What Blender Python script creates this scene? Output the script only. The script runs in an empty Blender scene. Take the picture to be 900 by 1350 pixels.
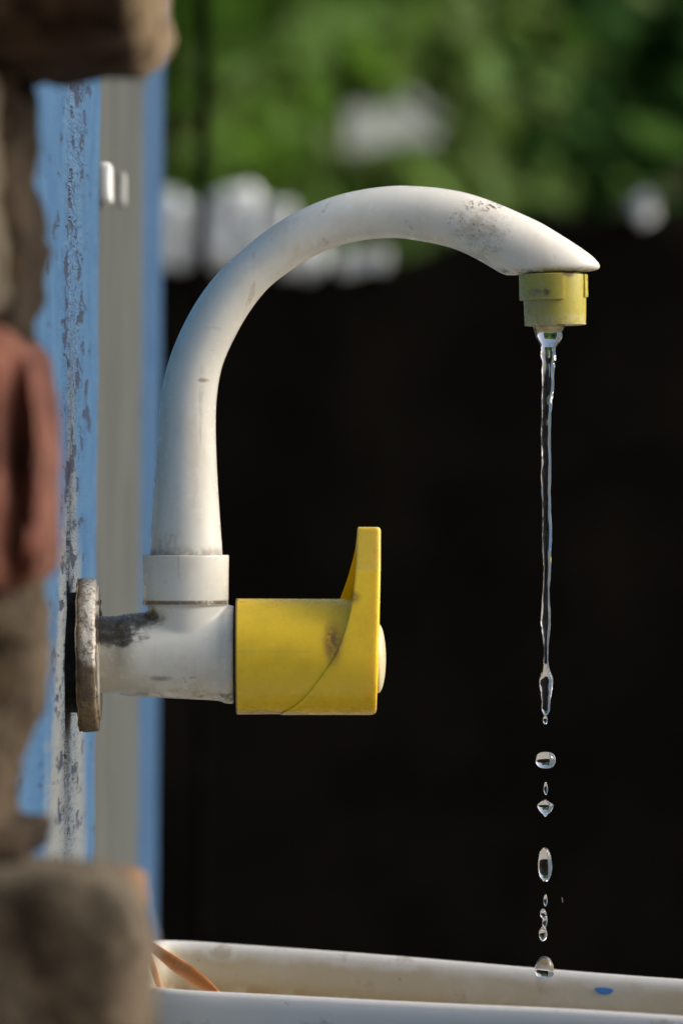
import bpy, bmesh, math, random
import numpy as np
from mathutils import Vector, Matrix, noise

C = bpy.context.scene.collection
SC = bpy.context.scene
D = 2.0            # metres from the lens to the tap
S = 0.00028        # metres per photo pixel (900 x 1350) in the plane of the tap
random.seed(7)
R = math.radians

# ------------------------------------------------------------------ camera, world, sun, exposure
cam_d = bpy.data.cameras.new('camera'); cam = bpy.data.objects.new('camera', cam_d); C.objects.link(cam)
cam.location = (0, -D, 0); cam.rotation_euler = (R(90), 0, 0)
cam_d.sensor_fit = 'VERTICAL'; cam_d.sensor_height = 36.0; cam_d.lens = 36.0/(1350*S)*D
cam_d.clip_start = 0.05; cam_d.clip_end = 600
cam_d.dof.use_dof = True; cam_d.dof.focus_distance = D; cam_d.dof.aperture_fstop = cam_d.lens/18.5
SC.camera = cam

SUN_EL, SUN_AZ = 31, 90     # azimuth from +Y towards +X: soft hazy sun from the right
w = bpy.data.worlds.new('World'); SC.world = w; w.use_nodes = True
wn = w.node_tree; bg = wn.nodes['Background']
sky = wn.nodes.new('ShaderNodeTexSky'); sky.sky_type = 'NISHITA'; sky.sun_disc = False
sky.sun_elevation = R(SUN_EL); sky.sun_rotation = R(SUN_AZ); sky.air_density = 0.6; sky.dust_density = 8.0; sky.ozone_density = 1.6
wn.links.new(sky.outputs[0], bg.inputs[0]); bg.inputs[1].default_value = 0.135
sd = bpy.data.lights.new('sun', 'SUN'); sun = bpy.data.objects.new('sun', sd); C.objects.link(sun)
sd.energy = 0.95; sd.angle = R(26); sd.color = (1.0, 0.985, 0.95)
to_sun = Vector((math.sin(R(SUN_AZ))*math.cos(R(SUN_EL)), math.cos(R(SUN_AZ))*math.cos(R(SUN_EL)), math.sin(R(SUN_EL))))
sun.rotation_euler = (-to_sun).to_track_quat('-Z', 'Y').to_euler()
SC.view_settings.view_transform = 'Standard'; SC.view_settings.look = 'None'
SC.view_settings.gamma = 1.0; SC.view_settings.use_curve_mapping = False
SC.view_settings.exposure = 0.5
cy = SC.cycles
cy.use_denoising = True; cy.max_bounces = 12; cy.transmission_bounces = 12; cy.transparent_max_bounces = 12
cy.caustics_reflective = False; cy.caustics_refractive = False; cy.sample_clamp_indirect = 6

# ------------------------------------------------------------------ helpers
def P(px, py, y=0.0):
    k = S*(D+y)/D
    return Vector(((px-450)*k, y, (675-py)*k))

def thing(name, label, cat, loc=(0, 0, 0), group=None):
    o = bpy.data.objects.new(name, None); C.objects.link(o); o.location = loc; o.empty_display_size = 0.02
    o['label'] = label; o['category'] = cat
    if group: o['group'] = group
    return o

def tag(o, label=None, cat=None, group=None, kind=None):
    for k, v in (('label', label), ('category', cat), ('group', group), ('kind', kind)):
        if v: o[k] = v
    return o

def obj(name, verts, faces, mat, parent=None, smooth=None, origin=None):
    """mesh given in world coordinates; stored relative to its origin (or to its parent's place)"""
    base = Vector((0, 0, 0))
    if parent:
        q = parent
        while q: base += Vector(q.location); q = q.parent
    elif origin is not None: base = Vector(origin)
    me = bpy.data.meshes.new(name)
    me.from_pydata([tuple(Vector(v)-base) for v in verts], [], faces)
    me.materials.append(mat)
    bm = bmesh.new(); bm.from_mesh(me); bmesh.ops.recalc_face_normals(bm, faces=bm.faces); bm.to_mesh(me); bm.free()
    if smooth is not None:
        me.shade_smooth()
        if smooth < 180: me.set_sharp_from_angle(angle=R(smooth))
    me.update()
    o = bpy.data.objects.new(name, me); C.objects.link(o)
    if parent: o.parent = parent
    elif origin is not None: o.location = base
    return o

def loft(rings, cap0=True, cap1=True, closed_path=False):
    n = len(rings[0]); v = [p for r in rings for p in r]; f = []
    m = len(rings)
    for i in range(m if closed_path else m-1):
        a, b = i*n, ((i+1) % m)*n
        for j in range(n):
            k = (j+1) % n
            f.append((a+j, a+k, b+k, b+j))
    if not closed_path:
        if cap0: f.append(tuple(range(n))[::-1])
        if cap1: f.append(tuple((m-1)*n+j for j in range(n)))
    return v, f

def lathe(profile, axis, n=64):
    """profile: (t, r) along axis from point; axis = (origin, direction)"""
    o, d = Vector(axis[0]), Vector(axis[1]).normalized()
    u = d.orthogonal().normalized(); vv = d.cross(u)
    return loft([[o+d*t+(u*math.cos(2*math.pi*j/n)+vv*math.sin(2*math.pi*j/n))*max(r, 1e-5) for j in range(n)] for t, r in profile])

def bevel_profile(pts, b):
    """round the corners of an open (t, r) profile"""
    out = [pts[0]]
    for i in range(1, len(pts)-1):
        p0, p1, p2 = (Vector(pts[i-1]), Vector(pts[i]), Vector(pts[i+1]))
        d0, d1 = (p0-p1), (p2-p1)
        k = min(b, d0.length*.45, d1.length*.45)
        a, c = p1+d0.normalized()*k, p1+d1.normalized()*k
        for s in (0, .25, .5, .75, 1):
            q = a*(1-s)**2 + p1*2*s*(1-s) + c*s*s
            out.append((q.x, q.y))
    out.append(pts[-1])
    return out

def catmull(pts, n):
    """resample a polyline of equal-length tuples smoothly, n steps per segment"""
    A = np.array(pts, float); out = []
    for i in range(len(A)-1):
        p0 = A[max(i-1, 0)]; p1 = A[i]; p2 = A[i+1]; p3 = A[min(i+2, len(A)-1)]
        for k in range(n):
            t = k/n
            out.append(.5*((2*p1)+(-p0+p2)*t+(2*p0-5*p1+4*p2-p3)*t*t+(-p0+3*p1-3*p2+p3)*t**3))
    out.append(A[-1]); return out

def rough_box(lo, hi, amp, rnd, seed, n=(14, 10, 10), fs=30.0, shape=None):
    """box with worn corners and an uneven face"""
    lo, hi = Vector(lo), Vector(hi); c = (lo+hi)/2; h = (hi-lo)/2
    vs, fs_, idx = [], [], {}
    def vid(i, j, k):
        if (i, j, k) not in idx:
            p = Vector((h.x*(2*i/n[0]-1), h.y*(2*j/n[1]-1), h.z*(2*k/n[2]-1)))
            inner = Vector([max(-hh+rnd, min(hh-rnd, q)) for q, hh in zip(p, h)])
            d = p-inner
            if d.length > 1e-9: p = inner+d.normalized()*min(d.length, rnd)
            q = c+p
            s = Vector((seed*3.1, seed*1.7, seed*.9))
            e = noise.noise_vector(q*fs+s)*amp + noise.noise_vector(q*fs*2.6+s)*amp*.6 + noise.noise_vector(q*fs*6+s)*amp*.35
            q = q+e
            if shape: q = shape(q)
            idx[(i, j, k)] = len(vs); vs.append(q)
        return idx[(i, j, k)]
    def face(f):
        fs_.append(tuple(f))
    for i in range(n[0]):
        for j in range(n[1]):
            for k in (0, n[2]): face([vid(i, j, k), vid(i+1, j, k), vid(i+1, j+1, k), vid(i, j+1, k)])
    for i in range(n[0]):
        for k in range(n[2]):
            for j in (0, n[1]): face([vid(i, j, k), vid(i+1, j, k), vid(i+1, j, k+1), vid(i, j, k+1)])
    for j in range(n[1]):
        for k in range(n[2]):
            for i in (0, n[0]): face([vid(i, j, k), vid(i, j+1, k), vid(i, j+1, k+1), vid(i, j, k+1)])
    return vs, fs_

# ------------------------------------------------------------------ node helpers
class Mat:
    def __init__(s, name, rough=.5, spec=.5):
        s.m = bpy.data.materials.new(name); s.m.use_nodes = True; s.nt = s.m.node_tree
        s.b = s.nt.nodes['Principled BSDF']; s.b.inputs['Roughness'].default_value = rough
        s.b.inputs['Specular IOR Level'].default_value = spec
        g = s.nt.nodes.new('ShaderNodeNewGeometry'); s.pos = g.outputs['Position']
        x = s.nt.nodes.new('ShaderNodeSeparateXYZ'); s.L(s.pos, x.inputs[0]); s.x, s.y, s.z = x.outputs
        s.col = None
    def L(s, a, b): s.nt.links.new(a, b)
    def set(s, sock, v):
        if isinstance(v, bpy.types.NodeSocket): s.L(v, sock)
        else: sock.default_value = v
    def math(s, op, a, b=0.0, c=0.0, clamp=False):
        n = s.nt.nodes.new('ShaderNodeMath'); n.operation = op; n.use_clamp = clamp
        for i, v in enumerate((a, b, c)): s.set(n.inputs[i], v)
        return n.outputs[0]
    def ramp(s, v, a, b, lo=0.0, hi=1.0):
        n = s.nt.nodes.new('ShaderNodeMapRange'); n.interpolation_type = 'SMOOTHSTEP'
        s.set(n.inputs[0], v); n.inputs[1].default_value = a; n.inputs[2].default_value = b
        n.inputs[3].default_value = lo; n.inputs[4].default_value = hi
        return n.outputs[0]
    def scaled(s, sx, sy, sz):
        n = s.nt.nodes.new('ShaderNodeVectorMath'); n.operation = 'MULTIPLY'; s.L(s.pos, n.inputs[0]); n.inputs[1].default_value = (sx, sy, sz)
        return n.outputs[0]
    def noise(s, scale, detail=3, rough=.55, vec=None, dist=0.0):
        n = s.nt.nodes.new('ShaderNodeTexNoise'); s.L(vec or s.pos, n.inputs['Vector'])
        n.inputs['Scale'].default_value = scale; n.inputs['Detail'].default_value = detail; n.inputs['Roughness'].default_value = rough
        n.inputs['Distortion'].default_value = dist
        return n.outputs[0]
    def px(s): return s.math('MULTIPLY_ADD', s.x, 1/S, 450)
    def py(s): return s.math('MULTIPLY_ADD', s.z, -1/S, 675)
    def base(s, c): s.col = (*c, 1); s.b.inputs['Base Color'].default_value = s.col; return s
    def mix(s, c, fac):
        n = s.nt.nodes.new('ShaderNodeMix'); n.data_type = 'RGBA'; s.set(n.inputs[0], fac)
        s.set(n.inputs[6], s.col); s.set(n.inputs[7], (*c, 1) if isinstance(c, tuple) else c)
        s.col = n.outputs[2]; s.L(s.col, s.b.inputs['Base Color']); return s
    def ell(s, cx, cy_, rx, ry, soft=.5, nz=None, k=.6):
        a = s.math('DIVIDE', s.math('SUBTRACT', s.px(), cx), rx); b = s.math('DIVIDE', s.math('SUBTRACT', s.py(), cy_), ry)
        d = s.math('SQRT', s.math('ADD', s.math('MULTIPLY', a, a), s.math('MULTIPLY', b, b)))
        if nz is not None: d = s.math('MULTIPLY_ADD', s.math('SUBTRACT', nz, .5), k*2, d)
        return s.ramp(d, 1-soft, 1+soft*.4, 1, 0)
    def mul(s, *a):
        r = a[0]
        for b in a[1:]: r = s.math('MULTIPLY', r, b)
        return r
    def mx(s, *a):
        r = a[0]
        for b in a[1:]: r = s.math('MAXIMUM', r, b)
        return r
    def bump(s, h, strength, dist):
        n = s.nt.nodes.new('ShaderNodeBump'); s.L(h, n.inputs['Height']); n.inputs['Strength'].default_value = strength; n.inputs['Distance'].default_value = dist
        s.L(n.outputs[0], s.b.inputs['Normal']); return s
    def sss(s, wgt, rad, scale):
        s.b.inputs['Subsurface Weight'].default_value = wgt; s.b.inputs['Subsurface Radius'].default_value = rad; s.b.inputs['Subsurface Scale'].default_value = scale; return s

# ------------------------------------------------------------------ materials
def white_plastic():
    k = Mat('aged_white_plastic', .3, .5).base((.72, .715, .64)).sss(.2, (1, .8, .6), .003)
    n1 = k.noise(60, 4); n2 = k.noise(700, 3, .6); n3 = k.noise(1800, 2, .6); n4 = k.noise(220, 4, .65)
    k.mix((.60, .555, .46), k.ramp(n1, .45, .75, 0, .45))
    brown = (.10, .055, .025); dark = (.026, .022, .013)
    # scuffs and specks on the nose of the spout
    nose = k.mx(k.ell(632, 305, 46, 30, .6, n4), k.ell(605, 290, 22, 14, .6, n4), k.mul(k.ell(640, 330, 26, 22, .6, n4), .8))
    k.mix((.36, .25, .14), k.mul(nose, k.ramp(n4, .42, .66), .55))
    k.mix((.15, .07, .025), k.mul(nose, k.ramp(k.noise(900, 5, .75), .575, .63), .85))
    k.mix(brown, k.mul(k.ell(640, 272, 32, 10, .6, n4), k.ramp(n2, .5, .62), .85))
    # specks everywhere, few
    k.mix((.12, .08, .05), k.mul(k.ramp(n3, .735, .76), .8))
    # dirt line under the nose
    k.mix((.12, .07, .03), k.mul(k.ramp(k.py(), 351, 360), k.ramp(k.px(), 640, 670), k.ramp(n4, .35, .6), .85))
    # dirt round the foot of the spout
    py = k.py(); px = k.px()
    k.mix((.16, .12, .08), k.mul(k.ramp(py, 716, 731), k.ramp(n4, .25, .65), k.ramp(py, 733, 731.5), .65))
    k.mix((.26, .22, .16), k.mul(k.ell(224, 716, 18, 18, .9, n4), k.ramp(n2, .35, .7), .45))
    k.mix((.25, .17, .1), k.mul(k.ell(268, 502, 9, 3, .7, n4), .7))
    # brown line beneath the nut
    k.mix((.13, .08, .04), k.mul(k.ramp(py, 790, 792.5), k.ramp(py, 799, 795, 0, 1), k.ramp(n4, .32, .5), .9))
    # black mould where the pipe leaves the flange
    mould = k.mx(k.ell(150, 826, 44, 24, .45, n4, .9), k.mul(k.ell(186, 815, 24, 12, .5, n4, .9), .85))
    k.mix((.20, .17, .12), k.mul(k.ell(150, 850, 50, 62, .7, n4, .6), k.ramp(px, 196, 160, 0, 1), .6))
    k.mix((.26, .19, .11), k.mul(k.ell(196, 812, 22, 16, .7, n4), .75))
    k.mix((.07, .065, .045), k.mul(mould, .85)); k.mix(dark, k.mul(mould, k.ramp(k.noise(420, 5, .7), .28, .58), .9))
    # brown staining along the underside of the body
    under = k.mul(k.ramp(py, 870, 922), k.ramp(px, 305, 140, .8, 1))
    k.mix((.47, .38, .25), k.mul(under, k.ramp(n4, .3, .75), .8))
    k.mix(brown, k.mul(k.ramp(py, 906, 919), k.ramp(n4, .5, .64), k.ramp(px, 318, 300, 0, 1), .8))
    k.mix(brown, k.mul(k.ell(213, 893, 15, 4, .8, n4, .8), .55))
    k.mix(brown, k.mul(k.ell(252, 898, 14, 10, .9, n4, 1.1), k.ramp(n2, .55, .62), .6))
    k.mix(brown, k.mul(k.ell(305, 920, 10, 10, .7, n4), k.ramp(n2, .42, .56), .7))
    k.bump(k.noise(90, 2), .06, .001)
    k.mix((.42, .38, .31), k.mul(k.ramp(k.noise(260, 2, .5, k.scaled(1, 1, .04), .4), .66, .70), k.ramp(n1, .45, .6), .45))
    k.mix((.40, .37, .31), k.mul(k.ramp(k.noise(300, 2, .5, k.scaled(.05, 1, 1), .5), .68, .71), k.ramp(n1, .55, .42), .2))
    k.mix((.50, .43, .32), k.mul(k.ramp(k.noise(90, 4, .6, k.scaled(1, 1, .25)), .52, .75), .4))
    k.L(k.ramp(n4, .3, .8, .2, .31), k.b.inputs['Roughness'])
    return k.m

def flange_mat():
    k = Mat('rusty_dirty_shaded_white_flange', .92, .12).base((.62, .60, .54))
    n = k.noise(130, 5, .65); n2 = k.noise(500, 4, .65); py = k.py(); px = k.px()
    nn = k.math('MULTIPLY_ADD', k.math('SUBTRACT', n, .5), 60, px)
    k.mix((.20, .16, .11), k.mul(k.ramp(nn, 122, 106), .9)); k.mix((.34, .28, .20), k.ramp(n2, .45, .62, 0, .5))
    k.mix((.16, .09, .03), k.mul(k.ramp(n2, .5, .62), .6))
    low = k.ramp(k.math('MULTIPLY_ADD', k.math('SUBTRACT', n, .5), 40, py), 862, 880)  # shadow edge across the flange put into the colour, dark brown below it
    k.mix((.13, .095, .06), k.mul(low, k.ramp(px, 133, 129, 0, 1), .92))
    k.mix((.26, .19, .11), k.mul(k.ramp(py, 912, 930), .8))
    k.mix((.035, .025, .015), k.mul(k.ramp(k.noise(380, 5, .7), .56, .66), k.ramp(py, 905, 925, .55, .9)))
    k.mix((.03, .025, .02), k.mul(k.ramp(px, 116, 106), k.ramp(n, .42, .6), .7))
    k.bump(n2, .6, .0012)
    return k.m

def yellow_plastic(name, col, pale=False):
    k = Mat(name, .3, .5).base(col).sss(.3, (1, .55, .1), .004)
    n = k.noise(120, 4); n2 = k.noise(600, 4, .65); px, py = k.px(), k.py()
    k.mix(tuple(c*.8 for c in col), k.ramp(n, .42, .75, 0, .5))
    if not pale:
        # paler worn tip of the lever, parting line round the barrel
        k.mix((.70, .50, .07), k.mul(k.ramp(py, 752, 747), k.ramp(px, 466, 470), .6))
        k.mix((.70, .55, .16), k.mul(k.ramp(k.math('ABSOLUTE', k.math('SUBTRACT', py, 749)), 2.2, .6), .5))
        k.mix((.66, .50, .10), k.mul(k.ramp(k.math('ABSOLUTE', k.math('SUBTRACT', py, 857)), 2.2, .5), k.ramp(px, 425, 405), k.ramp(n, .3, .6), .55))
        grime = k.mx(k.ell(438, 846, 13, 30, .8, n2), k.mul(k.ell(464, 786, 12, 9, .8, n2), .9), k.mul(k.ell(350, 942, 60, 7, .8, n2), .8), k.ell(300, 940, 16, 9, .8, n2))
        k.mix((.36, .17, .03), k.mul(k.ell(441, 850, 15, 34, .9, n), .35)); k.mix((.13, .06, .035), k.mul(grime, k.ramp(n2, .28, .55), .9))
        k.mix((.22, .11, .03), k.mul(k.ramp(py, 934, 944), k.ramp(n2, .4, .6), .6))
        k.mix((.10, .06, .03), k.mul(k.ramp(k.noise(420, 3, .6), .73, .76), .7))
        k.mix((.10, .05, .02), k.mul(k.ramp(px, 314.5, 312.5), .8))
    else:
        k.mix((.07, .05, .025), k.mul(k.mx(k.ell(718, 387, 5, 6, .8, n2), k.mul(k.ell(704, 386, 9, 5, .8, n2), .6), k.ell(748, 361, 12, 6, .6, n2)), .9))
        k.mix((.30, .26, .15), k.mul(k.ell(702, 400, 22, 24, .8, n), .5))
        k.mix((.50, .46, .30), k.mul(k.ramp(py, 413, 418), k.ramp(n2, .4, .6), .6))
    k.bump(k.noise(200, 3), .1, .001)
    k.L(k.ramp(n2, .3, .8, .22, .45), k.b.inputs['Roughness'])
    return k.m

def blue_paint(name, worn):
    k = Mat(name, .55, .35).base((.026, .095, .205) if worn else (.018, .066, .15))
    n = k.noise(30, 4); n2 = k.noise(170, 4, .65)
    k.mix((.042, .125, .235) if worn else (.028, .085, .17), k.ramp(n, .4, .65))
    k.mix((.018, .072, .18), k.ramp(k.noise(70, 4), .5, .75, 0, .7))
    fine = k.noise(1500, 3, .65, k.scaled(.3, .055, 1)); mid = k.noise(420, 4, .65, k.scaled(.3, .07, .8)); big = k.noise(190, 4, .6, k.scaled(.3, .10, .55))
    k.mix((.06, .155, .27), k.ramp(mid, .5, .7, 0, .5))
    if worn:
        yy, zz = k.y, k.z
        wob = k.math('MULTIPLY_ADD', k.math('SUBTRACT', k.noise(14, 4), .5), .10, yy)
        wob = k.math('MULTIPLY_ADD', k.math('SUBTRACT', mid, .5), .06, wob)
        hw = k.ramp(zz, .075, -.13, .015, .165)
        near = k.ramp(k.math('DIVIDE', k.math('ABSOLUTE', k.math('SUBTRACT', wob, .004)), hw), 1.15, .55)
        down = k.ramp(zz, .085, .0)
        k.mix((.205, .215, .195), k.mul(near, down, .92))
        k.mix((.16, .19, .20), k.mul(near, down, k.ramp(mid, .5, .62), .6))
        wide0 = k.ramp(k.math('ABSOLUTE', k.math('SUBTRACT', yy, .02)), .2, .04)
        strip = k.ramp(k.math('ABSOLUTE', k.math('SUBTRACT', wob, .012)), .10, .03)
        k.mix((.085, .165, .245), k.mul(strip, k.ramp(fine, .5, .58), .6))
        k.mix((.012, .04, .10), k.mul(k.mx(strip, k.mul(wide0, .45)), k.ramp(fine, .49, .42), .9))
        wide = k.ramp(k.math('ABSOLUTE', k.math('SUBTRACT', yy, .02)), .17, .03, .0, 1)
        chips = k.ramp(k.math('ADD', big, k.math('MULTIPLY', wide, .10)), .645, .69)
        k.mix((.012, .022, .05), k.mul(chips, .92))
        k.mix((.035, .04, .045), k.mul(near, down, k.ramp(mid, .60, .68), .8))
        h = k.math('SUBTRACT', k.math('MULTIPLY', fine, .25), chips)
        k.bump(h, .8, .0012)
    else:
        k.bump(n2, .3, .001)
    return k.m

YN, YF = -.60, -.44      # near and far face of the brick wall's end
def X_at(px, y): return (px-450)*S*(D+y)/D
def brick_mat(name, c1, c2, c3):
    k = Mat(name, .9, .15).base(c1)
    n = k.noise(22, 5, .6); n2 = k.noise(90, 5, .65); n3 = k.noise(9, 3)
    k.mix(c2, k.ramp(n, .4, .65)); k.mix(c3, k.mul(k.ramp(n3, .45, .62), .8)); k.mix(tuple(c*.3 for c in c1), k.ramp(k.noise(48, 5, .7), .48, .62, 0, .9)); k.mix(tuple(min(.6, c*1.7) for c in c2), k.ramp(k.noise(60, 4, .6), .58, .7, 0, .6))
    if name == 'dark_brown_brick': k.mix((.20, .15, .09), k.mul(k.ramp(k.math('MULTIPLY_ADD', n, .012, k.x), X_at(180, -.5)+.006, X_at(192, -.5)+.006), k.ramp(n2, .35, .5)))  # tan right end: chipped face and the light on it, both in the colour
    if name == 'red_brick': k.mix((.20, .145, .095), k.mul(k.ramp(k.math('MULTIPLY_ADD', n, .012, k.x), X_at(64, YN)+.006, X_at(74, YN)+.006), k.ramp(n2, .35, .5), .8))  # tan right edge: light catching the brick end, painted into the colour
    k.bump(n2, .8, .003); return k.m

def simple(name, c1, c2, scale=20, rough=.8, spec=.3, b=.3, bd=.002):
    k = Mat(name, rough, spec).base(c1); n = k.noise(scale, 5, .6)
    k.mix(c2, k.ramp(n, .38, .68)); k.bump(k.noise(scale*3, 4), b, bd); return k.m

M_WHITE = white_plastic(); M_FLANGE = flange_mat()
M_YEL = yellow_plastic('yellow_plastic', (.86, .60, .028)); M_AER = yellow_plastic('dull_yellow_plastic', (.42, .375, .07), True)
M_FIN = Mat('thin_yellow_plastic', .35, .4).base((.75, .50, .01))
_t = M_FIN.nt.nodes.new('ShaderNodeBsdfTranslucent'); _t.inputs[0].default_value = (1, .76, .01, 1); _m = M_FIN.nt.nodes.new('ShaderNodeMixShader'); _m.inputs[0].default_value = .9
M_FIN.L(M_FIN.b.outputs[0], _m.inputs[1]); M_FIN.L(_t.outputs[0], _m.inputs[2]); M_FIN.L(_m.outputs[0], M_FIN.nt.nodes['Material Output'].inputs[0]); M_FIN = M_FIN.m
M_CAP = Mat('ivory_plastic', .35, .5).base((.62, .56, .36)).sss(.3, (1, .8, .5), .003).m
M_RUBBER = simple('black_rubber', (.012, .012, .013), (.03, .03, .03), 300, .7)
M_BLUE = blue_paint('worn_blue_paint', True); M_BLUE2 = blue_paint('plain_blue_paint', False)
M_GREY = simple('grey_plaster', (.062, .070, .066), (.078, .086, .079), 12, .9, .2)
M_SOIL = simple('dry_earth', (.30, .28, .235), (.38, .355, .30), 3, .95, .1, .6, .02)
M_DARK = simple('shade_black_wall', (.006, .0053, .004), (.0105, .0092, .007), 6, 1.0, .0)  # black base colour carries the deep shade behind the tap
M_STONE = simple('whitewashed_stone', (.72, .77, .77), (.62, .68, .68), 14, .8, .3)
M_STONE2 = simple('shaded_pale_stone', (.48, .52, .53), (.54, .58, .58), 14)  # dimmer copy of the pale stone, its shade put into the colour
M_MORTAR2 = brick_mat('shade_dark_mortar', (.028, .019, .011), (.042, .03, .017), (.02, .014, .008))  # darker mortar copy with the shade under the top brick painted in
M_MORTAR = brick_mat('crumbling_brown_mortar', (.05, .036, .022), (.10, .075, .045), (.026, .018, .01))
M_RED = brick_mat('red_brick', (.155, .062, .042), (.20, .092, .065), (.09, .036, .025))
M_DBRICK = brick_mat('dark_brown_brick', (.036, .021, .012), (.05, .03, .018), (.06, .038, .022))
M_GBRICK = brick_mat('grey_brown_brick', (.125, .105, .075), (.095, .082, .058), (.15, .115, .08))
M_TAN = brick_mat('tan_orange_brick', (.19, .11, .06), (.16, .10, .058), (.22, .15, .10))
M_POLE = simple('dark_pole', (.003, .003, .0025), (.005, .005, .004), 40, 1.0, 0.0)
M_LATCH = simple('white_painted_metal', (.78, .80, .78), (.70, .72, .70), 40, .4, .5, .1)
M_DULL = simple('dull_zinc', (.36, .38, .36), (.30, .32, .30), 40, .5, .5, .1)
M_SPOT = Mat('blue_spot_paint', .5).base((.04, .20, .55)).m
M_WASH = simple('whitewashed_wall', (.34, .39, .36), (.26, .31, .28), 3, .9, .2)
M_BARK = simple('bark', (.06, .045, .03), (.10, .08, .06), 25, .95, .1)

def leaf_mat(name, a, b, tr):
    k = Mat(name, .6, .25).base(a)
    k.mix(b, k.ramp(k.noise(1.6, 3), .4, .62))
    k.mix(tuple(c*.5 for c in a), k.ramp(k.noise(9, 2), .5, .7, 0, .8))
    t = k.nt.nodes.new('ShaderNodeBsdfTranslucent'); k.L(k.col, t.inputs[0])
    m = k.nt.nodes.new('ShaderNodeMixShader'); m.inputs[0].default_value = tr
    k.L(k.b.outputs[0], m.inputs[1]); k.L(t.outputs[0], m.inputs[2])
    k.L(m.outputs[0], k.nt.nodes['Material Output'].inputs[0]); return k.m
M_LEAF = [leaf_mat('leaf_green', (.085, .20, .022), (.12, .23, .03), .45), leaf_mat('leaf_deep_green', (.07, .19, .042), (.09, .22, .05), .45),
          leaf_mat('leaf_yellow_green', (.09, .175, .03), (.13, .205, .045), .45)]

def water_mat():
    m = bpy.data.materials.new('clear_water'); m.use_nodes = True; nt = m.node_tree
    b = nt.nodes['Principled BSDF']; b.inputs['Base Color'].default_value = (1, 1, 1, 1); b.inputs['Roughness'].default_value = 0.0
    b.inputs['IOR'].default_value = 1.333; b.inputs['Transmission Weight'].default_value = 1.0
    return m
M_WATER = water_mat()

def tub_mat():
    k = Mat('stained_white_tub', .45, .4).base((.60, .60, .575))
    n = k.noise(18, 5, .6); n2 = k.noise(70, 5, .65); n3 = k.noise(300, 4)
    zr = k.math('ADD', k.math('MULTIPLY_ADD', k.x, .052, .1718), k.z)      # height below the far rim
    zw = k.math('MULTIPLY_ADD', k.math('SUBTRACT', n2, .5), .012, zr)
    inside = k.ramp(k.y, -.04, -.02)
    k.mix((.46, .415, .31), k.mul(inside, k.ramp(zw, -.002, -.007), k.ramp(n, .2, .5), .95))
    k.mix((.37, .29, .16), k.mul(inside, k.ramp(zw, -.010, -.017), k.ramp(n2, .3, .55), .8))
    k.mix((.33, .22, .09), k.mul(inside, k.ramp(zw, -.014, -.019), k.ramp(k.noise(45, 4, .7), .5, .62), .8))
    k.mix((.30, .23, .14), k.mul(k.ramp(n2, .58, .70), .5))
    k.mix((.10, .08, .06), k.mul(k.ramp(n3, .71, .75), .6))
    k.bump(n2, .2, .001); return k.m
M_TUB = tub_mat()

# ------------------------------------------------------------------ the setting: ground, dark shade wall, trees
GZ = -.62
n = 60; xs = [-60+120*i/n for i in range(n+1)]; ys = [-30+130*j/n for j in range(n+1)]
gv = [(x, y, GZ+.02*noise.noise(Vector((x*.6, y*.6, 0)))) for y in ys for x in xs]
gf = [(j*(n+1)+i, j*(n+1)+i+1, (j+1)*(n+1)+i+1, (j+1)*(n+1)+i) for j in range(n) for i in range(n)]
tag(obj('ground', gv, gf, M_SOIL, smooth=180), kind='structure')

# dark wall standing in for deep shade across the yard, uneven on top
YW = 4.0
def shade_wall_top(x):
    px = 450+x/(S*3.0)
    base = 345 if px < 540 else 345-62*min(1, (px-540)/120)
    return (675-base)*S*3.0 + .012*noise.noise(Vector((x*9, 0, 3))) + .006*noise.noise(Vector((x*31, 0, 5)))
rings = []
for i in range(181):
    x = -3.2+6.4*i/180; zt = shade_wall_top(x)
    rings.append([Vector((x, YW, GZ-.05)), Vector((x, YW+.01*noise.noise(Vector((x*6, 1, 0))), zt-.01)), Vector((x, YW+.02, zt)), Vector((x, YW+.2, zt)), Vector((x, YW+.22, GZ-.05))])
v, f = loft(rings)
ow = obj('dark_shade_wall', v, f, M_DARK); tag(ow, 'nearly black blurred wall standing in for the deep shade behind the tap', 'wall')

# pale stones on the shade wall's top
def pale_stone(px0, px1, py0, py1, lab, seed, mat=M_STONE):
    a, b = P(px0, py1, YW+.02), P(px1, py0, YW+.02)
    zb = min(a.z, shade_wall_top((a.x+b.x)/2)-.004)
    lo, hi = (a.x, YW-.02, zb), (b.x, YW+.10, b.z)
    v, f = rough_box(lo, hi, .009, min(b.x-a.x, b.z-zb)*.18, seed, (12, 8, 12), 30)
    o = obj('pale_stone', v, f, mat, smooth=180, origin=((a.x+b.x)/2, YW+.04, zb))
    tag(o, lab, 'stone', 'pale blurred stones on the dark shade wall')
pale_stone(203, 234, 256, 332, 'broad white blurred block on dark shade wall beside the far blue post', 1)
pale_stone(228, 258, 272, 342, 'greyer blurred block on dark shade wall between the far blue post and the thin pole', 7, M_STONE2)
pale_stone(264, 296, 262, 350, 'narrow white blurred block on dark shade wall just behind the thin dark pole', 2)
pale_stone(292, 340, 250, 334, 'tallest white blurred block on dark shade wall, left of the spout curve', 3)
pale_stone(336, 384, 268, 344, 'greyish blurred block on dark shade wall crossed by the rising spout curve', 8, M_STONE2)
pale_stone(372, 428, 318, 362, 'grey white blurred block on dark shade wall under the rising spout', 4, M_STONE2)
pale_stone(450, 508, 334, 360, 'low dull pale block on dark shade wall under the top of the spout arch', 5, M_STONE2)
pale_stone(840, 858, 262, 282, 'small dim pale block on dark shade wall beyond the tip of the spout', 6, M_STONE2)

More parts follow.
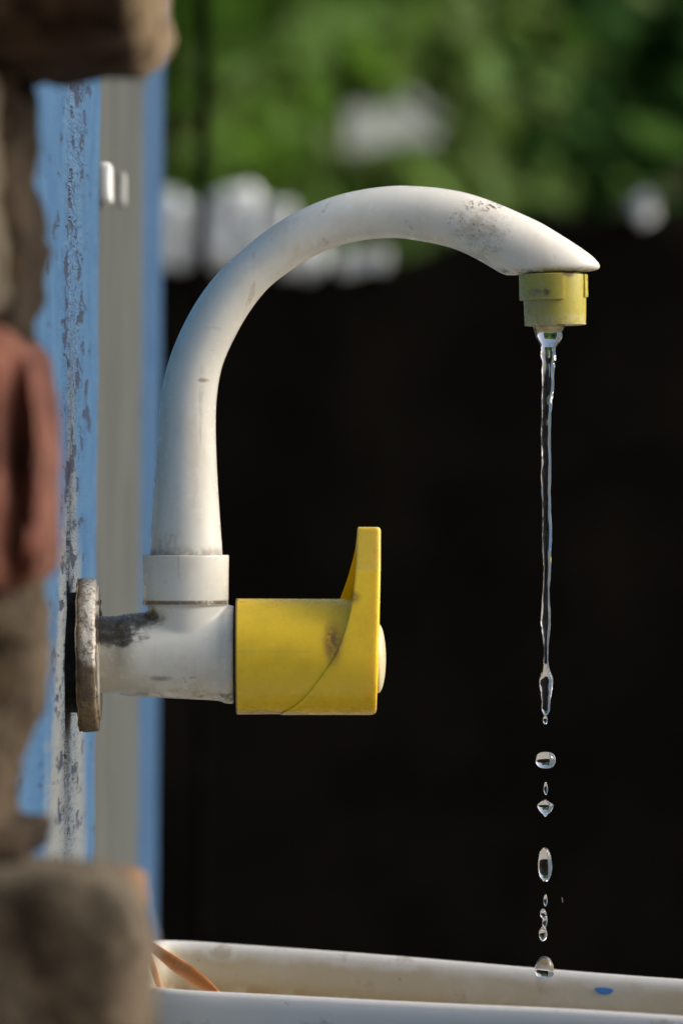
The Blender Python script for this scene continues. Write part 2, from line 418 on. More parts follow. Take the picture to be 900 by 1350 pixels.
# thin dark pole behind the tap
pv, pf = lathe([(0, .005), (.8, .0045), (2.4, .004)], ((P(262, 300, 1.9).x, 1.9, GZ), (0.004, 0, 1)), 10)
po = obj('thin_pole', pv, pf, M_POLE, smooth=60, origin=(P(262, 300, 1.9).x, 1.9, GZ)); tag(po, 'thin dark blurred pole standing upright before the green trees', 'pole')

def leaf_frames(m, rnd):
    nn_ = rnd.normal(0, .75, (m, 3))+np.array([.55, -.35, .75]); nn_ /= np.linalg.norm(nn_, axis=1)[:, None]
    a = np.cross(nn_, rnd.normal(0, 1, (m, 3))); a /= np.linalg.norm(a, axis=1)[:, None]
    return a, np.cross(nn_, a)

def tree(name, label, x, y, rx, z0, z1, mat, nl, ls, seed, holes=()):
    rnd = np.random.RandomState(seed)
    t = thing(name, label, 'tree', (x, y, GZ), 'trees beyond the dark shade wall')
    r = [(0, .11), (.4, .08), (1.0, .06), (z1-GZ-.5, .03)]
    vv, ff = lathe(r, ((x, y, GZ), (.03, 0, 1)), 10)
    for k in range(6):
        a = k*1.05+seed; zz = GZ+.5+.25*k
        b0 = Vector((x, y, zz)); d = Vector((math.cos(a)*.8, math.sin(a)*.8, .5))
        lv, lf = lathe([(0, .03), (.5, .02), (1.1, .006)], (b0, d), 6); o = len(vv)
        vv += lv; ff += [tuple(i+o for i in g) for g in lf]
    obj('trunk', vv, ff, M_BARK, t, smooth=60)
    nc = 110
    cl = rnd.uniform(-1, 1, (nc*3, 3)); cl = cl[(cl**2).sum(1) < 1][:nc]
    cen = cl*np.array([rx, rx*.4, (z1-z0)/2])+np.array([x, y, (z0+z1)/2])
    rad = rnd.uniform(.16, .45, len(cen))
    which = rnd.randint(0, len(cen), nl)
    off = rnd.normal(0, .55, (nl, 3))*rad[which][:, None]
    c = cen[which]+off
    keep = np.ones(nl, bool)
    for (hx, hz, hr, hh) in holes: keep &= (((c[:, 0]-hx)/hr)**2+((c[:, 2]-hz)/hh)**2) > 1
    c = c[keep]; m = len(c)
    d1, d2 = leaf_frames(m, rnd)
    sz = (ls*rnd.uniform(.6, 1.4, m))[:, None]
    V = np.stack([c-d1*sz, c+d2*sz*.45, c+d1*sz, c-d2*sz*.45], 1).reshape(-1, 3)-np.array([x, y, GZ])
    F = np.arange(m*4).reshape(-1, 4)
    me = bpy.data.meshes.new('crown'); me.from_pydata(V.tolist(), [], F.tolist()); me.materials.append(mat); me.update()
    o = bpy.data.objects.new('crown', me); C.objects.link(o); o.parent = t
    return t
def gaps(y, g=1.0):      # a thin place in the leaves where the added pale house shows
    out = []
    for px, py, rw, rh in ((472, 166, 40, 34), (540, 160, 46, 36), (506, 166, 34, 30), (690, 40, 8, 8), (350, 90, 8, 8)):
        c_ = P(px, py, y); k = S*(D+y)/D; out.append((c_.x, c_.z, rw*k*g, rh*k*g))
    return out
tree('leafy_tree', 'mid green blurred tree above the pale blocks and behind the thin pole', -.95, 7.2, .95, .25, 2.0, M_LEAF[0], 10000, .055, 11, gaps(7.2, 1.5))
tree('leafy_tree', 'yellowish green blurred tree behind the top of the spout arch', -.08, 8.4, .24, .3, 2.0, M_LEAF[2], 5000, .05, 12, gaps(8.4, 1.35))
tree('leafy_tree', 'deep green blurred tree above the tip of the spout', 0.85, 9.7, .8, .2, 2.1, M_LEAF[1], 12000, .055, 13, gaps(9.7, 1.35))
# pale house far behind, added to make the gap in the leaves bright
hs = thing('added_pale_house', 'added pale house, blurred, brightening the gap in the leaves above the spout', 'house', (.1, 17, GZ))
def slab(name, pts, y0, y1, mat):
    v_, f_ = loft([[Vector((x, y, z)) for x, z in pts] for y in (y0, y1)])
    ca, sa = math.cos(R(24)), math.sin(R(24))
    v_ = [Vector((.1+(q.x-.1)*ca-(q.y-17)*sa, 17+(q.x-.1)*sa+(q.y-17)*ca, q.z)) for q in v_]
    obj(name, v_, f_, mat, hs)
slab('wall', [(-1.6, GZ), (1.8, GZ), (1.8, 1.75), (.1, 2.5), (-1.6, 1.75)], 17, 20, M_WASH)  # wall of the added pale house
slab('roof', [(-1.9, 1.62), (-1.9, 1.74), (.1, 2.66), (2.1, 1.74), (2.1, 1.62), (.1, 2.54)], 16.8, 20.2, M_DULL)
rnd = np.random.RandomState(5); m = 30000
c = np.stack([rnd.uniform(-4, 3, m), rnd.uniform(11.5, 12.3, m), GZ+rnd.beta(1.2, 1.4, m)*3.6], 1)
keep = np.ones(m, bool)
for (hx, hz, hr, hh) in gaps(11.9, 1.6): keep &= (((c[:, 0]-hx)/hr)**2+((c[:, 2]-hz)/hh)**2) > 1
c = c[keep]; m = len(c)
d1, d2 = leaf_frames(m, rnd)
V = np.stack([c-d1*.09, c+d2*.05, c+d1*.09, c-d2*.05], 1).reshape(-1, 3)
me = bpy.data.meshes.new('hedge_foliage'); me.from_pydata(V.tolist(), [], np.arange(m*4).reshape(-1, 4).tolist()); me.materials.append(M_LEAF[0])
ho = bpy.data.objects.new('hedge_foliage', me); C.objects.link(ho); tag(ho, 'dense dark green blurred foliage closing the view', 'foliage', kind='stuff')

# ------------------------------------------------------------------ the wall beside the tap, seen edge-on: blue post, grey wall, far blue post
X0 = -.1002; LEAN = .008
Z0, Z1 = GZ-.03, 1.95
def board(y0, y1, depth, parent, mat, name='board', ny=40, nz=240, x0=X0, chip=.0012, edge=.004):
    """a board whose visible face looks to +X; its long edges are worn round"""
    vs, fs_ = [], []
    zs = [Z0+(-.26-Z0)*k/8 for k in range(8)]+[-.26+.54*k/nz for k in range(nz+1)]+[.28+(Z1-.28)*k/12 for k in range(1, 13)]; nz = len(zs)-1
    ts = sorted(set([-.6, -.3, 0.0]+[1-(1-i/ny) for i in range(ny+1)]+[1.3, 1.6]))
    def prof(t, z):
        y = y0+(y1-y0)*min(1, max(0, t)); w_ = y1-y0
        d = min(y-y0, y1-y)
        x = x0
        e = edge*(1+.6*noise.noise(Vector((z*40, y0*7, 1))))
        if d < e: x -= (1-math.sqrt(max(0, 1-(1-d/e)**2)))*e
        if t < 0: x -= -t*depth
        if t > 1: x -= (t-1)*depth
        x += chip*.5*noise.noise(Vector((y*60, z*45, 2)))*min(1, d/.004+.3)
        return Vector((x+LEAN*z, y, z))
    extra = [.0005/(y1-y0), .0015/(y1-y0), .003/(y1-y0)]
    ts = sorted(set(ts+extra+[1-q for q in extra]))
    for z in zs:
        for t in ts: vs.append(prof(t, z))
    m_ = len(ts)
    for k in range(nz):
        for i in range(m_-1): fs_.append((k*m_+i, k*m_+i+1, (k+1)*m_+i+1, (k+1)*m_+i))
        fs_.append((k*m_+m_-1, k*m_, (k+1)*m_, (k+1)*m_+m_-1))
    fs_.append(tuple(range(m_))); fs_.append(tuple(nz*m_+i for i in range(m_)))
    return obj(name, vs, fs_, mat, parent, smooth=50)
bp = thing('blue_post', 'worn blue painted post that the tap is fixed to, grey where paint is gone', 'post', (X0-.02, 0, GZ))
board(-.42, -.0125, .05, bp, M_BLUE, edge=.005)
board(-.0105, .224, .05, bp, M_BLUE, edge=.003)
gw = thing('grey_wall', 'blurred grey wall strip between the two blue posts', 'wall', (X0-.02, .45, GZ))
def plain(y0, y1, xf, parent, mat, name):
    vs = [(xf+LEAN*z, y, z) for z in (Z0, Z1) for y in (y0, y1)]+[(xf-.06+LEAN*z, y, z) for z in (Z0, Z1) for y in (y0, y1)]
    fs_ = [(0, 1, 3, 2), (4, 6, 7, 5), (0, 4, 5, 1), (2, 3, 7, 6), (0, 2, 6, 4), (1, 5, 7, 3)]
    return obj(name, vs, fs_, mat, parent)
plain(.2255, .7215, X0-.0006, gw, M_GREY, 'panel')
fb = thing('blue_post', 'blurred plain blue post beyond the grey wall strip', 'post', (X0-.02, .85, GZ))
board(.722, 1.02, .06, fb, M_BLUE2, 'shaft', 12, 40, X0, .0, .01)

# small white latch and dull plate on the grey wall
def small_block(name, px0, px1, py0, py1, y, th, mat, lab, cat):
    d0 = y; k = S*(D+y)/D
    zt, zb = (675-py0)*k, (675-py1)*k
    xw = X0-.0006+LEAN*zt
    x1 = (px1-450)*k
    v, f = rough_box((xw-.0008, y, zb), (x1, y+th, zt), .0003, .0016, 3, (4, 6, 10), 60)
    o = obj(name, v, f, mat, smooth=60, origin=(xw, y, zb)); tag(o, lab, cat)
small_block('latch', 130, 146, 213, 265, .235, .03, M_LATCH, 'small bright white upright block on the grey wall edge', 'latch')
small_block('small_plate', 155, 165, 226, 270, .42, .02, M_DULL, 'small dull grey plate on the grey wall behind the white block', 'plate')

# ------------------------------------------------------------------ brick wall end in front, at the left edge
bw = thing('brick_wall', 'toothed end of an old brick wall, blurred, close to the camera', 'wall', (-.2, -.5, GZ))
def brick(lo, hi, mat, seed, rnd=.003, amp=.004, shape=None, fs=26):
    v, f = rough_box(lo, hi, amp, rnd, seed, (90, 20, 26), fs, shape)
    return obj('brick', v, f, mat, bw, smooth=60)
def X_at(px, y): return (px-450)*S*(D+y)/D
def Z_at(py, y): return (675-py)*S*(D+y)/D
YN, YF = -.60, -.44
# top brick, seen from below
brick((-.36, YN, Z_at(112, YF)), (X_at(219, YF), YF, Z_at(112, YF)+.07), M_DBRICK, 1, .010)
# second course, set back
brick((-.36, YN, Z_at(430, -.52)), (X_at(10, -.5), YF-.06, Z_at(112, -.52)), M_GBRICK, 2, .005)
# red brick
def red_shape(q):
    k = (q.z-Z_at(560, YN))/.035
    if k > 0 and q.x > X_at(-60, YN): q = q.copy(); q.x -= .016*min(1, k)**2*min(1, (q.x-X_at(-60, YN))/.03)
    g = abs(q.x-X_at(17, YN)-.002*noise.noise(Vector((0, 0, q.z*40))))/.0042
    if g < 1 and q.y < YN+.03: q = q.copy(); q.y += .014*(1-g*g)
    return q
brick((-.36, YN, Z_at(782, YN)), (X_at(83, YF), YF, Z_at(424, YN)), M_RED, 3, .008, .0028, red_shape)
# bottom brick and the tan one behind it
def worn(q):
    q = q.copy(); x1 = X_at(192, YN-.02)
    k = (q.x-(x1-.017))/.017
    if k > 0 and q.z > Z_at(1320, YN): q.z -= .017*min(1, k)**2.2*min(1, (q.z-Z_at(1320, YN))/.03)
    return q
brick((-.36, YN-.02, Z_at(1560, YN)), (X_at(196, YN-.02), YF-.09, Z_at(1155, YN-.02)), M_GBRICK, 4, .008, .0025, worn)
brick((-.34, YF-.083, Z_at(1560, YF)), (X_at(187, YF), YF+.02, Z_at(1140, YF)), M_TAN, 5, .006)
# lower and upper courses out of the picture
for k, (dz, xx) in enumerate(((-.08, -.1), (-.16, -.06), (-.24, -.1))):
    brick((-.36, YN, Z_at(1560, YN)+dz), (xx, YF, Z_at(1560, YN)+dz+.074), M_GBRICK, 20+k)
for k, (dz, xx) in enumerate(((.074, -.1), (.148, -.06), (.222, -.1))):
    brick((-.36, YN, Z_at(106, YF)+dz), (xx, YF, Z_at(106, YF)+dz+.07), M_DBRICK, 30+k)
# crumbling mortar between the courses
def lump(lo, hi, seed, amp, rnd, mat=None):
    v, f = rough_box(lo, hi, amp, rnd, seed, (20, 14, 26), 34)
    return obj('mortar', v, f, mat or M_MORTAR, bw, smooth=180)
lump((-.36, YN+.06, Z_at(475, -.45)), (X_at(42, -.45), YF+.01, Z_at(112, -.45)), 6, .006, .006, M_MORTAR2)
def taper(q):
    q = q.copy(); t = (Z_at(800, -.5)-q.z)/(Z_at(800, -.5)-Z_at(1080, -.5)); t = max(0, min(1, t)); q.x -= .036*S/.00028*t*(1 if q.x > -.25 else 0)*.22
    return q
v, f = rough_box((-.36, YN+.02, Z_at(1150, -.5)), (X_at(50, -.5), YF, Z_at(765, -.5)), .007, .006, 7, (24, 14, 30), 34, taper)
obj('mortar', v, f, M_MORTAR, bw, smooth=180)
v, f = rough_box((-.36, YN+.02, Z_at(1142, -.5)), (X_at(48, -.5), YF, Z_at(1082, -.5)), .004, .008, 8, (20, 12, 10), 40)
obj('mortar', v, f, M_MORTAR2, bw, smooth=180)

# unseen body of the brick wall, added and sized to block sky from front-left
v, f = rough_box((-.62, -2.7, GZ-.05), (-.101, YF-.02, 1.95), .002, .01, 41, (6, 24, 30), 12)
obj('sky_block_core', v, f, M_MORTAR, bw)

# ------------------------------------------------------------------ the tap
tap = thing('tap', 'white plastic swan neck tap with yellow lever handle fixed to the blue post', 'tap', P(118, 863))
# spout: pairs of outline points (outer, inner), each pair one oval section
pairs = [((197.5, 738), (293.5, 738)), ((198, 722), (293, 722)), ((200, 684), (290.5, 688)), ((203.5, 634), (287.5, 642)), ((207.5, 586), (285.5, 600)), ((211, 540), (284.5, 556)), ((216, 502), (286.5, 518)),
         ((226.5, 464), (293.5, 482)), ((243, 426), (308, 448)), ((264.5, 389), (326.5, 415)), ((290, 357), (349, 385)), ((319, 330), (370.5, 366)), ((352, 303), (400, 346)), ((391, 279), (430, 330)), ((433, 261), (462, 320)),
         ((476, 250), (494, 315)), ((518, 245), (523, 314)), ((552, 245.5), (548, 317)), ((584, 248.5), (573, 321.5)), ((617, 255), (598, 328)), ((650, 266), (620, 337.5)), ((683, 280), (639, 348)), ((712, 293.5), (650, 354.5)),
         ((738, 309), (657, 358.5)), ((760, 323), (662, 361)), ((777, 335), (666, 362.5)), ((786, 343.5), (668, 363)), ((790, 350), (671, 363)), ((788, 355), (674, 363)), ((779, 357.5), (682, 362.6))]
rings = []
seq = catmull([a+b for a, b in pairs], 4)
for i, q in enumerate(seq):
    o, a = P(q[0], q[1]), P(q[2], q[3])
    c = (o+a)/2; h = (o-a)/2; r = h.length
    t = i/(len(seq)-1); ii = i/4
    dep = r if ii < 20 else min(r, 40.5*S)
    if ii > 25: dep = 40.5*S*(1-.25*((ii-25)/4)**2)
    rings.append([c+h*math.cos(2*math.pi*j/56)+Vector((0, 1, 0))*dep*math.sin(2*math.pi*j/56) for j in range(56)])
v, f = loft(rings); obj('spout', v, f, M_WHITE, tap, smooth=75)
# nut at the foot of the spout
ax = (P(244.7, 798), (0, 0, 1)); r = 57.3*S
v, f = lathe(bevel_profile([(0, 30*S), (0, r*.985), (64*S, r), (66.5*S, r*.992), (66.5*S, 49*S), (66*S, 30*S)], 1.6*S), ax, 96)
obj('nut', v, f, M_WHITE, tap, smooth=35)
# tee body: a run and a branch melted together
def grown(parts, name, mat, vox, it):
    vv, ff = [], []
    for v_, f_ in parts:
        o = len(vv); vv += v_; ff += [tuple(i+o for i in g) for g in f_]
    o = obj(name, vv, ff, mat, tap)
    rm = o.modifiers.new('r', 'REMESH'); rm.mode = 'VOXEL'; rm.voxel_size = vox
    sm = o.modifiers.new('s', 'SMOOTH'); sm.factor = .5; sm.iterations = it
    dg = bpy.context.evaluated_depsgraph_get(); me = bpy.data.meshes.new_from_object(o.evaluated_get(dg))
    o.modifiers.clear(); old = o.data; o.data = me; bpy.data.meshes.remove(old); me.name = name; me.shade_smooth()
    return o
def H(px): return (px-131)*S
run = lathe([(H(118), 50.5*S), (H(157), 51*S), (H(160), 53.5*S), (H(178), 55*S), (H(230), 58*S), (H(276), 60*S), (H(290), 61*S), (H(297), 64.5*S), (H(309), 65*S), (H(309.5), 20*S)], (P(131, 863), (1, 0, 0)), 64)
branch = lathe([(0, 50*S), (62*S, 52.5*S), (70*S, 52.5*S)], (P(247, 862), (0, 0, 1)), 64)
grown([run, branch], 'tee_body', M_WHITE, .0006, 14)
v, f = lathe([(0, 53*S), (3*S, 53.5*S), (7*S, 53*S)], (P(247, 799), (0, 0, 1)), 64); obj('neck_ring', v, f, M_WHITE, tap, smooth=40)
# flange against the post, with the black washer behind it
def wob_lathe(profile, axis, n_, amp, seed, fs=240):
    v_, f_ = lathe(profile, axis, n_)
    return [q+noise.noise_vector(Vector(q)*fs+Vector((seed, 0, 0)))*amp + noise.noise_vector(Vector(q)*fs*2.7)*amp*.5 for q in v_], f_
fp = [(0, 20*S), (0, 94*S), (2.5*S, 99.5*S), (8*S, 101*S), (21*S, 101*S), (25*S, 98*S), (26*S, 88*S), (26*S, 55*S)]
fine = catmull(fp, 5)
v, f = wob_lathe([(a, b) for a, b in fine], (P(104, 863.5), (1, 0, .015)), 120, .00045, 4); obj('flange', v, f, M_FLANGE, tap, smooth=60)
v, f = lathe([(0, 60*S), (0, 88*S), (3*S, 89*S), (4*S, 60*S)], (P(129.5, 860), (1, 0, .012)), 96); obj('flange_lip', v, f, M_WHITE, tap, smooth=40)
v, f = wob_lathe([(0, 10*S), (0, 79*S), (18*S, 79*S), (18*S, 10*S)], (P(88.5, 860), (1, 0, 0)), 64, .0006, 9); obj('washer', v, f, M_RUBBER, tap, smooth=40)

# handle: barrel, lever and cap
CY = 866; Rr = 76.5*S
v, f = lathe(bevel_profile([(0, 58*S), (0, Rr), (150*S, Rr*.985), (176*S, Rr*.975), (176*S, 1e-5)], 1.4*S), (P(311.5, CY-.5), (1, 0, .004)), 110)
barrel = obj('handle', v, f, M_YEL, tap, smooth=35)
left = [(694.8, 471), (720, 470), (749, 468.7), (787, 464.7), (819, 458), (851, 447), (875, 434), (901, 415), (923, 397), (937, 376), (941.5, 370)]
right = [(694.8, 501.5), (749, 501.2), (825, 499.5), (900, 497.2), (941.5, 495.5)]
def interp(tab, y):
    for (y0, a), (y1, b) in zip(tab, tab[1:]):
        if y <= y1: return a+(b-a)*(y-y0)/(y1-y0)
    return tab[-1][1]
lsm = [tuple(q) for q in catmull(left, 8)]
rows = sorted(set([694.8, 695.1, 696, 697.5, 699.5]+list(np.linspace(702, 936, 70))+[937.5, 939, 940, 941, 941.7, 942.2]))
rings = []
for y in rows:
    xl, xr = interp(lsm, y), interp(right, y)
    dz = y-CY
    wd = math.sqrt(max(0, 77.4**2-min(77.3, dz)**2)) if dz > 0 else 77.4-(25*min(1, -dz/165)**1.3)
    wd = max(wd, 4)
    e = 0
    for yy, k in ((694.8, -1), ):
        if y < 700: e = 3.2*(1-math.sqrt(max(0, 1-((700-y)/5.2)**2)))
    if y > 936: e = 6*(1-math.sqrt(max(0, 1-((y-936)/6.3)**2)))
    xr -= e*1.3; xl += (e*.5 if y < 800 else 0); wd = max(2, wd-e)
    off = 0
    # rounded-corner section, flat sides
    rc = min(5.5, wd*.8, (xr-xl)*.3); pts = []
    for (cx, cyy, a0) in ((xr-rc, wd-rc, 0), (xl+rc*.3, wd-rc*.3, 90), (xl+rc*.3, -wd+rc*.3, 180), (xr-rc, -wd+rc, 270)):
        rr = rc if a0 in (0, 270) else rc*.3
        for s in range(6):
            a = R(a0+18*s); pts.append((cx+rr*math.cos(a), cyy+rr*math.sin(a)))
    def sub(pts):
        out = []
        for (a, b), (c2, d2) in zip(pts, pts[1:]+pts[:1]):
            nn_ = 8
            far = math.hypot(c2-a, d2-b) > 12
            out.append((a, b))
            if far:
                for k in range(1, nn_): out.append((a+(c2-a)*k/nn_, b+(d2-b)*k/nn_))
            else:
                pass
        return out
    full = []
    for i in range(24):
        a, b = pts[i], pts[(i+1) % 24]; full.append(a)
        if i % 6 == 5:
            for k in range(1, 10): full.append((a[0]+(b[0]-a[0])*k/10, a[1]+(b[1]-a[1])*k/10))
    ring = []
    for (x, t) in full:
        q = (t+wd)/(2*wd) if wd > 1 else 0
        lw = max(0, min(1, (xr-x)/(xr-xl)))
        ring.append(P(x-off*q*lw, y)+Vector((0, t*S, 0)))
    rings.append(ring)
v, f = loft(rings); obj('lever', v, f, M_YEL, barrel, smooth=40)
fo = [(470.5, 706), (468.5, 722), (465, 738), (459, 760), (452, 780), (446, 796), (446, 806), (470, 806), (480, 780), (480, 706)]
v, f = loft([[P(a, b)+Vector((0, t*S, 0)) for a, b in fo] for t in (34, 32.5)]); obj('fin', v, f, M_FIN, barrel)
cp = [(0, 46*S)]+[(10.5*S*math.sin(a)+1*S, 46*S*math.cos(a)) for a in np.linspace(0, math.pi/2, 14)]
v, f = lathe(cp, (P(497, 868), (1, 0, 0)), 64); obj('cap', v, f, M_CAP, barrel, smooth=60)

# yellow nozzle insert under the nose
nz = thing_dummy = None
axn = (P(731.5, 429, 0), (-.020, 0, 1))
v, f = lathe(bevel_profile([(3.5*S, 14*S), (1*S, 26*S), (0, 40.3*S), (66*S, 42.2*S), (70*S, 30*S)], .8*S), axn, 96)
noz = obj('nozzle', v, f, M_AER, tap, smooth=35)
def lug(a0, a1, z0, z1, r0, r1):
    n_ = max(6, int(abs(a1-a0)/4)); o = Vector(axn[0]); rings = []
    for i in range(n_+1):
        a = R(a0+(a1-a0)*i/n_); d = Vector((math.cos(a), math.sin(a), 0))
        b = .5*S
        rings.append([o+d*rr*S+Vector((-.020*zz*S, 0, zz*S)) for rr, zz in ((r0, z0), (r1-.5, z0), (r1, z0+.8), (r1, z1), (r0, z1))])
    v_, f_ = loft(rings); obj('lug', v_, f_, M_AER, noz, smooth=30)
lug(128, 283, 33, 67, 40, 46.6)
lug(-26, 60, 37, 67, 40, 44)

# ------------------------------------------------------------------ running water
def water(name, prof, lab, cat, group=None, seed=0, ell_=.85, amp=.5, n_=28, sub=4):
    """prof: (py, x_left, x_right)"""
    rings = []
    for (y, a, b) in catmull(prof, sub):
        c, r = (a+b)/2, max(.15, (b-a)/2)
        ring = []
        for j in range(n_):
            an = 2*math.pi*j/n_
            k = 1+amp*.25*noise.noise(Vector((math.cos(an)*.9+seed, math.sin(an)*.9, y*.045)))+amp*.12*noise.noise(Vector((math.cos(an)*1.8+seed, math.sin(an)*1.8, y*.12)))
            p = P(c+r*k*math.cos(an), y); p.y = r*k*ell_*math.sin(an)*S
            ring.append(p)
        rings.append(ring)
    v, f = loft(rings)
    top = P((prof[-1][1]+prof[-1][2])/2, prof[-1][0])
    o = obj(name, v, f, M_WATER, smooth=180, origin=top); tag(o, lab, cat, group); return o
stream = [(424, 699, 747), (430, 701.5, 744.5), (437, 703.6, 742.6), (445, 706.2, 740), (451, 708.8, 736.6), (455.5, 710.6, 734), (459, 711, 732.5), (466, 712, 732), (482, 713.6, 731), (507, 714.4, 730), (527, 714, 727.5), (544, 713.6, 726.5), (565, 713.2, 725.6), (586, 712.5, 725.2), (606, 713.5, 725.8), (627, 712.8, 726), (648, 713.4, 725), (669, 714.4, 726), (690, 714, 726.4),
          (710, 714.4, 727), (732, 715.2, 725.6), (752, 715.8, 725.6), (775, 715.2, 724), (793, 714, 724.2), (808, 712.4, 725.4), (818, 712, 725.4), (829, 713.5, 724.4), (839, 714.8, 724), (850, 716, 722.6), (862, 716.4, 722), (874, 716, 722.6), (884, 714, 724.6), (892, 711.4, 727.4), (898, 710.4, 728), (905, 710.6, 727.6), (912, 712, 726.8), (920, 713, 725.6), (928, 713.6, 724.8), (935, 713.6, 724.4), (941, 715.2, 722.2), (944, 717.6, 719)]
water('water_stream', stream, 'clear stream of water running down from the yellow nozzle', 'water stream', seed=2, amp=.8)
def drop(pts, lab, seed, amp=.5, ell_=.95):
    water('water_drop', pts, lab, 'water drop', 'drops falling below the stream', seed, ell_, amp, 20, 4)
def oval(x0, x1, y0, y1, skew=0, p=.5, nn_=12):
    out = []
    for i in range(nn_+1):
        t = i/nn_; a = math.pi*t
        hw = (x1-x0)/2*max(.01, math.sin(a))**(2*p); c = (x0+x1)/2+skew*(t-.5)
        out.append((y0+(y1-y0)*(1-math.cos(a))/2, c-hw, c+hw))
    return out
drop(oval(715, 721.4, 943.5, 955), 'tiny drop just parted from the lower end of the water stream', 1)
drop(oval(705, 732, 991, 1013, 0, .38), 'wide flattened drop, the highest of the large drops', 2, .3)
drop(oval(716, 721.8, 1031, 1048), 'thin upright droplet right above a squat pointed drop', 3)
drop([(1054.5, 716, 720), (1057.5, 712, 724), (1060.5, 708.4, 728.6), (1065, 708.6, 728.4), (1069.5, 711, 726), (1073.5, 715, 721.6), (1077, 717.8, 718.6)], 'squat drop with a pointed lower end, between a droplet and the tall drop', 4, .4)
drop(oval(708.8, 727, 1117.5, 1162, 1, .42), 'tall oval drop, the longest of all falling drops', 5, .3)
drop(oval(716, 721.2, 1179, 1195), 'thin upright droplet right below the tall oval drop', 6)
drop(oval(711.6, 720, 1198, 1212, 2), 'upper small drop of the three touching in a short chain', 7)
drop(oval(714.4, 721.4, 1207, 1223, -2), 'middle small drop of the three touching in a short chain', 8)
drop(oval(709.8, 720.8, 1221, 1241, -1), 'lowest small drop of the three touching in a short chain', 9)
drop([(1260.5, 715, 719), (1263, 711, 723.6), (1267, 707.6, 727), (1273, 705.2, 729.6), (1279, 704.4, 730), (1284, 705.4, 729.4), (1287.5, 708, 727), (1288.5, 714, 721)], 'dome shaped drop seen against the far rim of the tub', 10, .3)
drop([(1183, 739.8, 740.6), (1187, 740.4, 741.6), (1190, 741, 741.6)], 'hair thin splash speck at the side of the falling drops', 11)

# ------------------------------------------------------------------ the tub below
tub = thing('tub', 'stained white plastic tub under the tap, its rim crossing the bottom of the picture', 'tub', (.2, .0, GZ))
hl = P(207, 1237, .135); far_l = Vector((hl.x, .135, hl.z))
fr = P(905, 1291, .075); far_r = Vector((fr.x, .075, fr.z))
nl = P(200, 1303, -.055); nr = P(905, 1339, -.118)
near_l = nl; near_r = nr
def on(a, b, t): return a+(b-a)*t
fl2, fr2 = on(far_l, far_r, -.03), on(far_l, far_r, 1.9)
nl2, nr2 = on(near_l, near_r, -.03), on(near_l, near_r, 1.9)
corners = [fl2, fr2, nr2, nl2]
def rounded(cs, rad, nn_=10, seg=40):
    out = []
    for i in range(4):
        p0, p1, p2 = cs[i-1], cs[i], cs[(i+1) % 4]
        a, b = p1+(p0-p1).normalized()*rad, p1+(p2-p1).normalized()*rad
        for s in range(nn_+1):
            t = s/nn_; out.append(a*(1-t)**2+p1*2*t*(1-t)+b*t*t)
        nxt = p2+(p1-p2).normalized()*rad
        for s in range(1, seg): out.append(b+(nxt-b)*s/seg)
    return out
loop = rounded(corners, .028)
cen = sum(loop, Vector())/len(loop)
def tub_ring(off, dz, flatten=0.0):
    ring = []; m_ = len(loop)
    for i, q in enumerate(loop):
        tg = (loop[(i+1) % m_]-loop[i-1]); nrm = Vector((tg.y, -tg.x, 0)).normalized()
        if nrm.dot(q-cen) < 0: nrm = -nrm
        p = q+nrm*off; p.z = q.z+dz if flatten == 0 else q.z*(1-flatten)+dz
        p.z += .0006*noise.noise(Vector((q.x*14, q.y*14, 0)))*(1 if dz > -.1 else 0)
        ring.append(p)
    return ring
secs = [(-.045, -.30), (-.012, -.29), (-.006, -.06), (-.002, -.0165), (.0035, -.015), (.0042, -.012), (.0045, -.006), (.0036, -.0018), (.0018, -.0004), (0, 0), (-.002, -.0006), (-.0038, -.003), (-.0046, -.007), (-.006, -.02), (-.009, -.06), (-.016, -.26), (-.024, -.275), (-.05, -.278)]
secs = [(o_, d_*1.45 if d_ < -.05 else d_) for o_, d_ in secs]
rings = [tub_ring(o_, d_) for o_, d_ in secs]
v, f = loft(rings, True, True); obj('shell', v, f, M_TUB, tap and tub, smooth=50)
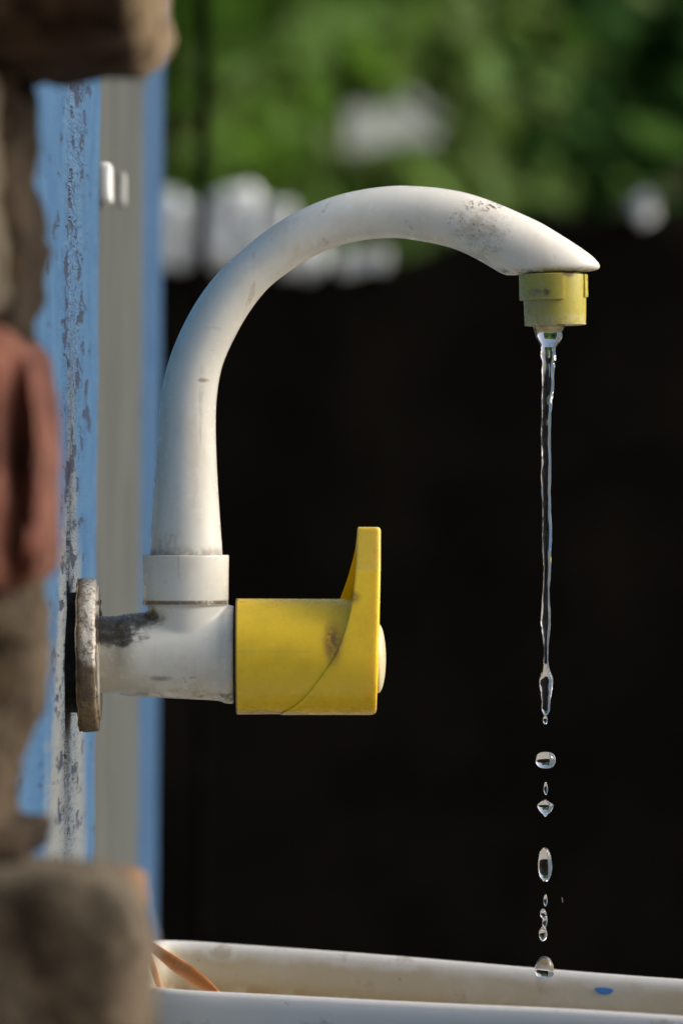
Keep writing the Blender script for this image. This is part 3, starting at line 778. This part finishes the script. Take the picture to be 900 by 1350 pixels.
# blue spot of paint inside the far rim
sp = []; e = (far_r-far_l).normalized(); t0 = (P(799, 1293, .084)-far_l).dot(e)
cpt = far_l+e*t0; nrm = Vector((-e.y, e.x, 0)).normalized()
ring_o, ring_i = [], []
for j in range(24):
    a = 2*math.pi*j/24; u, w_ = math.cos(a)*12.5*S*1.04, min(.0, math.sin(a))*7*S*1.04-.0058 + max(0, math.sin(a))*2*S
    q = cpt+e*u; q.z += w_
    inset = .0044+(-.0058-w_)*.10
    ring_i.append(q-nrm*(inset-.0008)); ring_o.append(q-nrm*(inset+.0006))
v, f = loft([ring_i, ring_o]); obj('paint_spot', v, f, M_SPOT, tub, smooth=40)

# orange straps hanging into the tub from behind the bricks
M_OR = Mat('orange_plastic', .35, .5).base((.40, .155, .03)).sss(.3, (1, .5, .2), .003)
M_OR.mix((.50, .27, .12), M_OR.ramp(M_OR.noise(90, 4), .45, .65)); M_OR = M_OR.m
strap = thing('orange_strap', 'split orange plastic strap hanging over the tub rim beside the bricks', 'strap', P(170, 1225, .03))
def strand(pts, name):
    rings = []
    sm = catmull(pts, 8)
    for i, (px, py, y, wpx) in enumerate(sm):
        a = Vector(P(sm[max(0, i-1)][0], sm[max(0, i-1)][1], sm[max(0, i-1)][2])); b = Vector(P(*sm[min(len(sm)-1, i+1)][:3]))
        t = (b-a).normalized(); up = t.cross(Vector((0, 1, 0))).normalized(); dp = up.cross(t)
        c = P(px, py, y); r_ = wpx*S/2
        rings.append([c+up*r_*math.cos(q)+dp*r_*.45*math.sin(q)*(1+.3*noise.noise(Vector((i*.3, q, 0)))) for q in [2*math.pi*j/12 for j in range(12)]])
    v_, f_ = loft(rings); obj(name, v_, f_, M_OR, strap, smooth=60)
strand([(150, 1205, .05, 10), (184, 1238, .045, 11), (205, 1252, .04, 14), (236, 1274, .03, 21), (258, 1289, .02, 20), (282, 1307, .01, 12), (300, 1325, .0, 8)], 'strand')
strand([(160, 1218, .03, 7), (186, 1240, .03, 8), (197, 1262, .025, 8), (206, 1288, .02, 9), (212, 1306, .015, 7), (216, 1322, .01, 6)], 'strand')
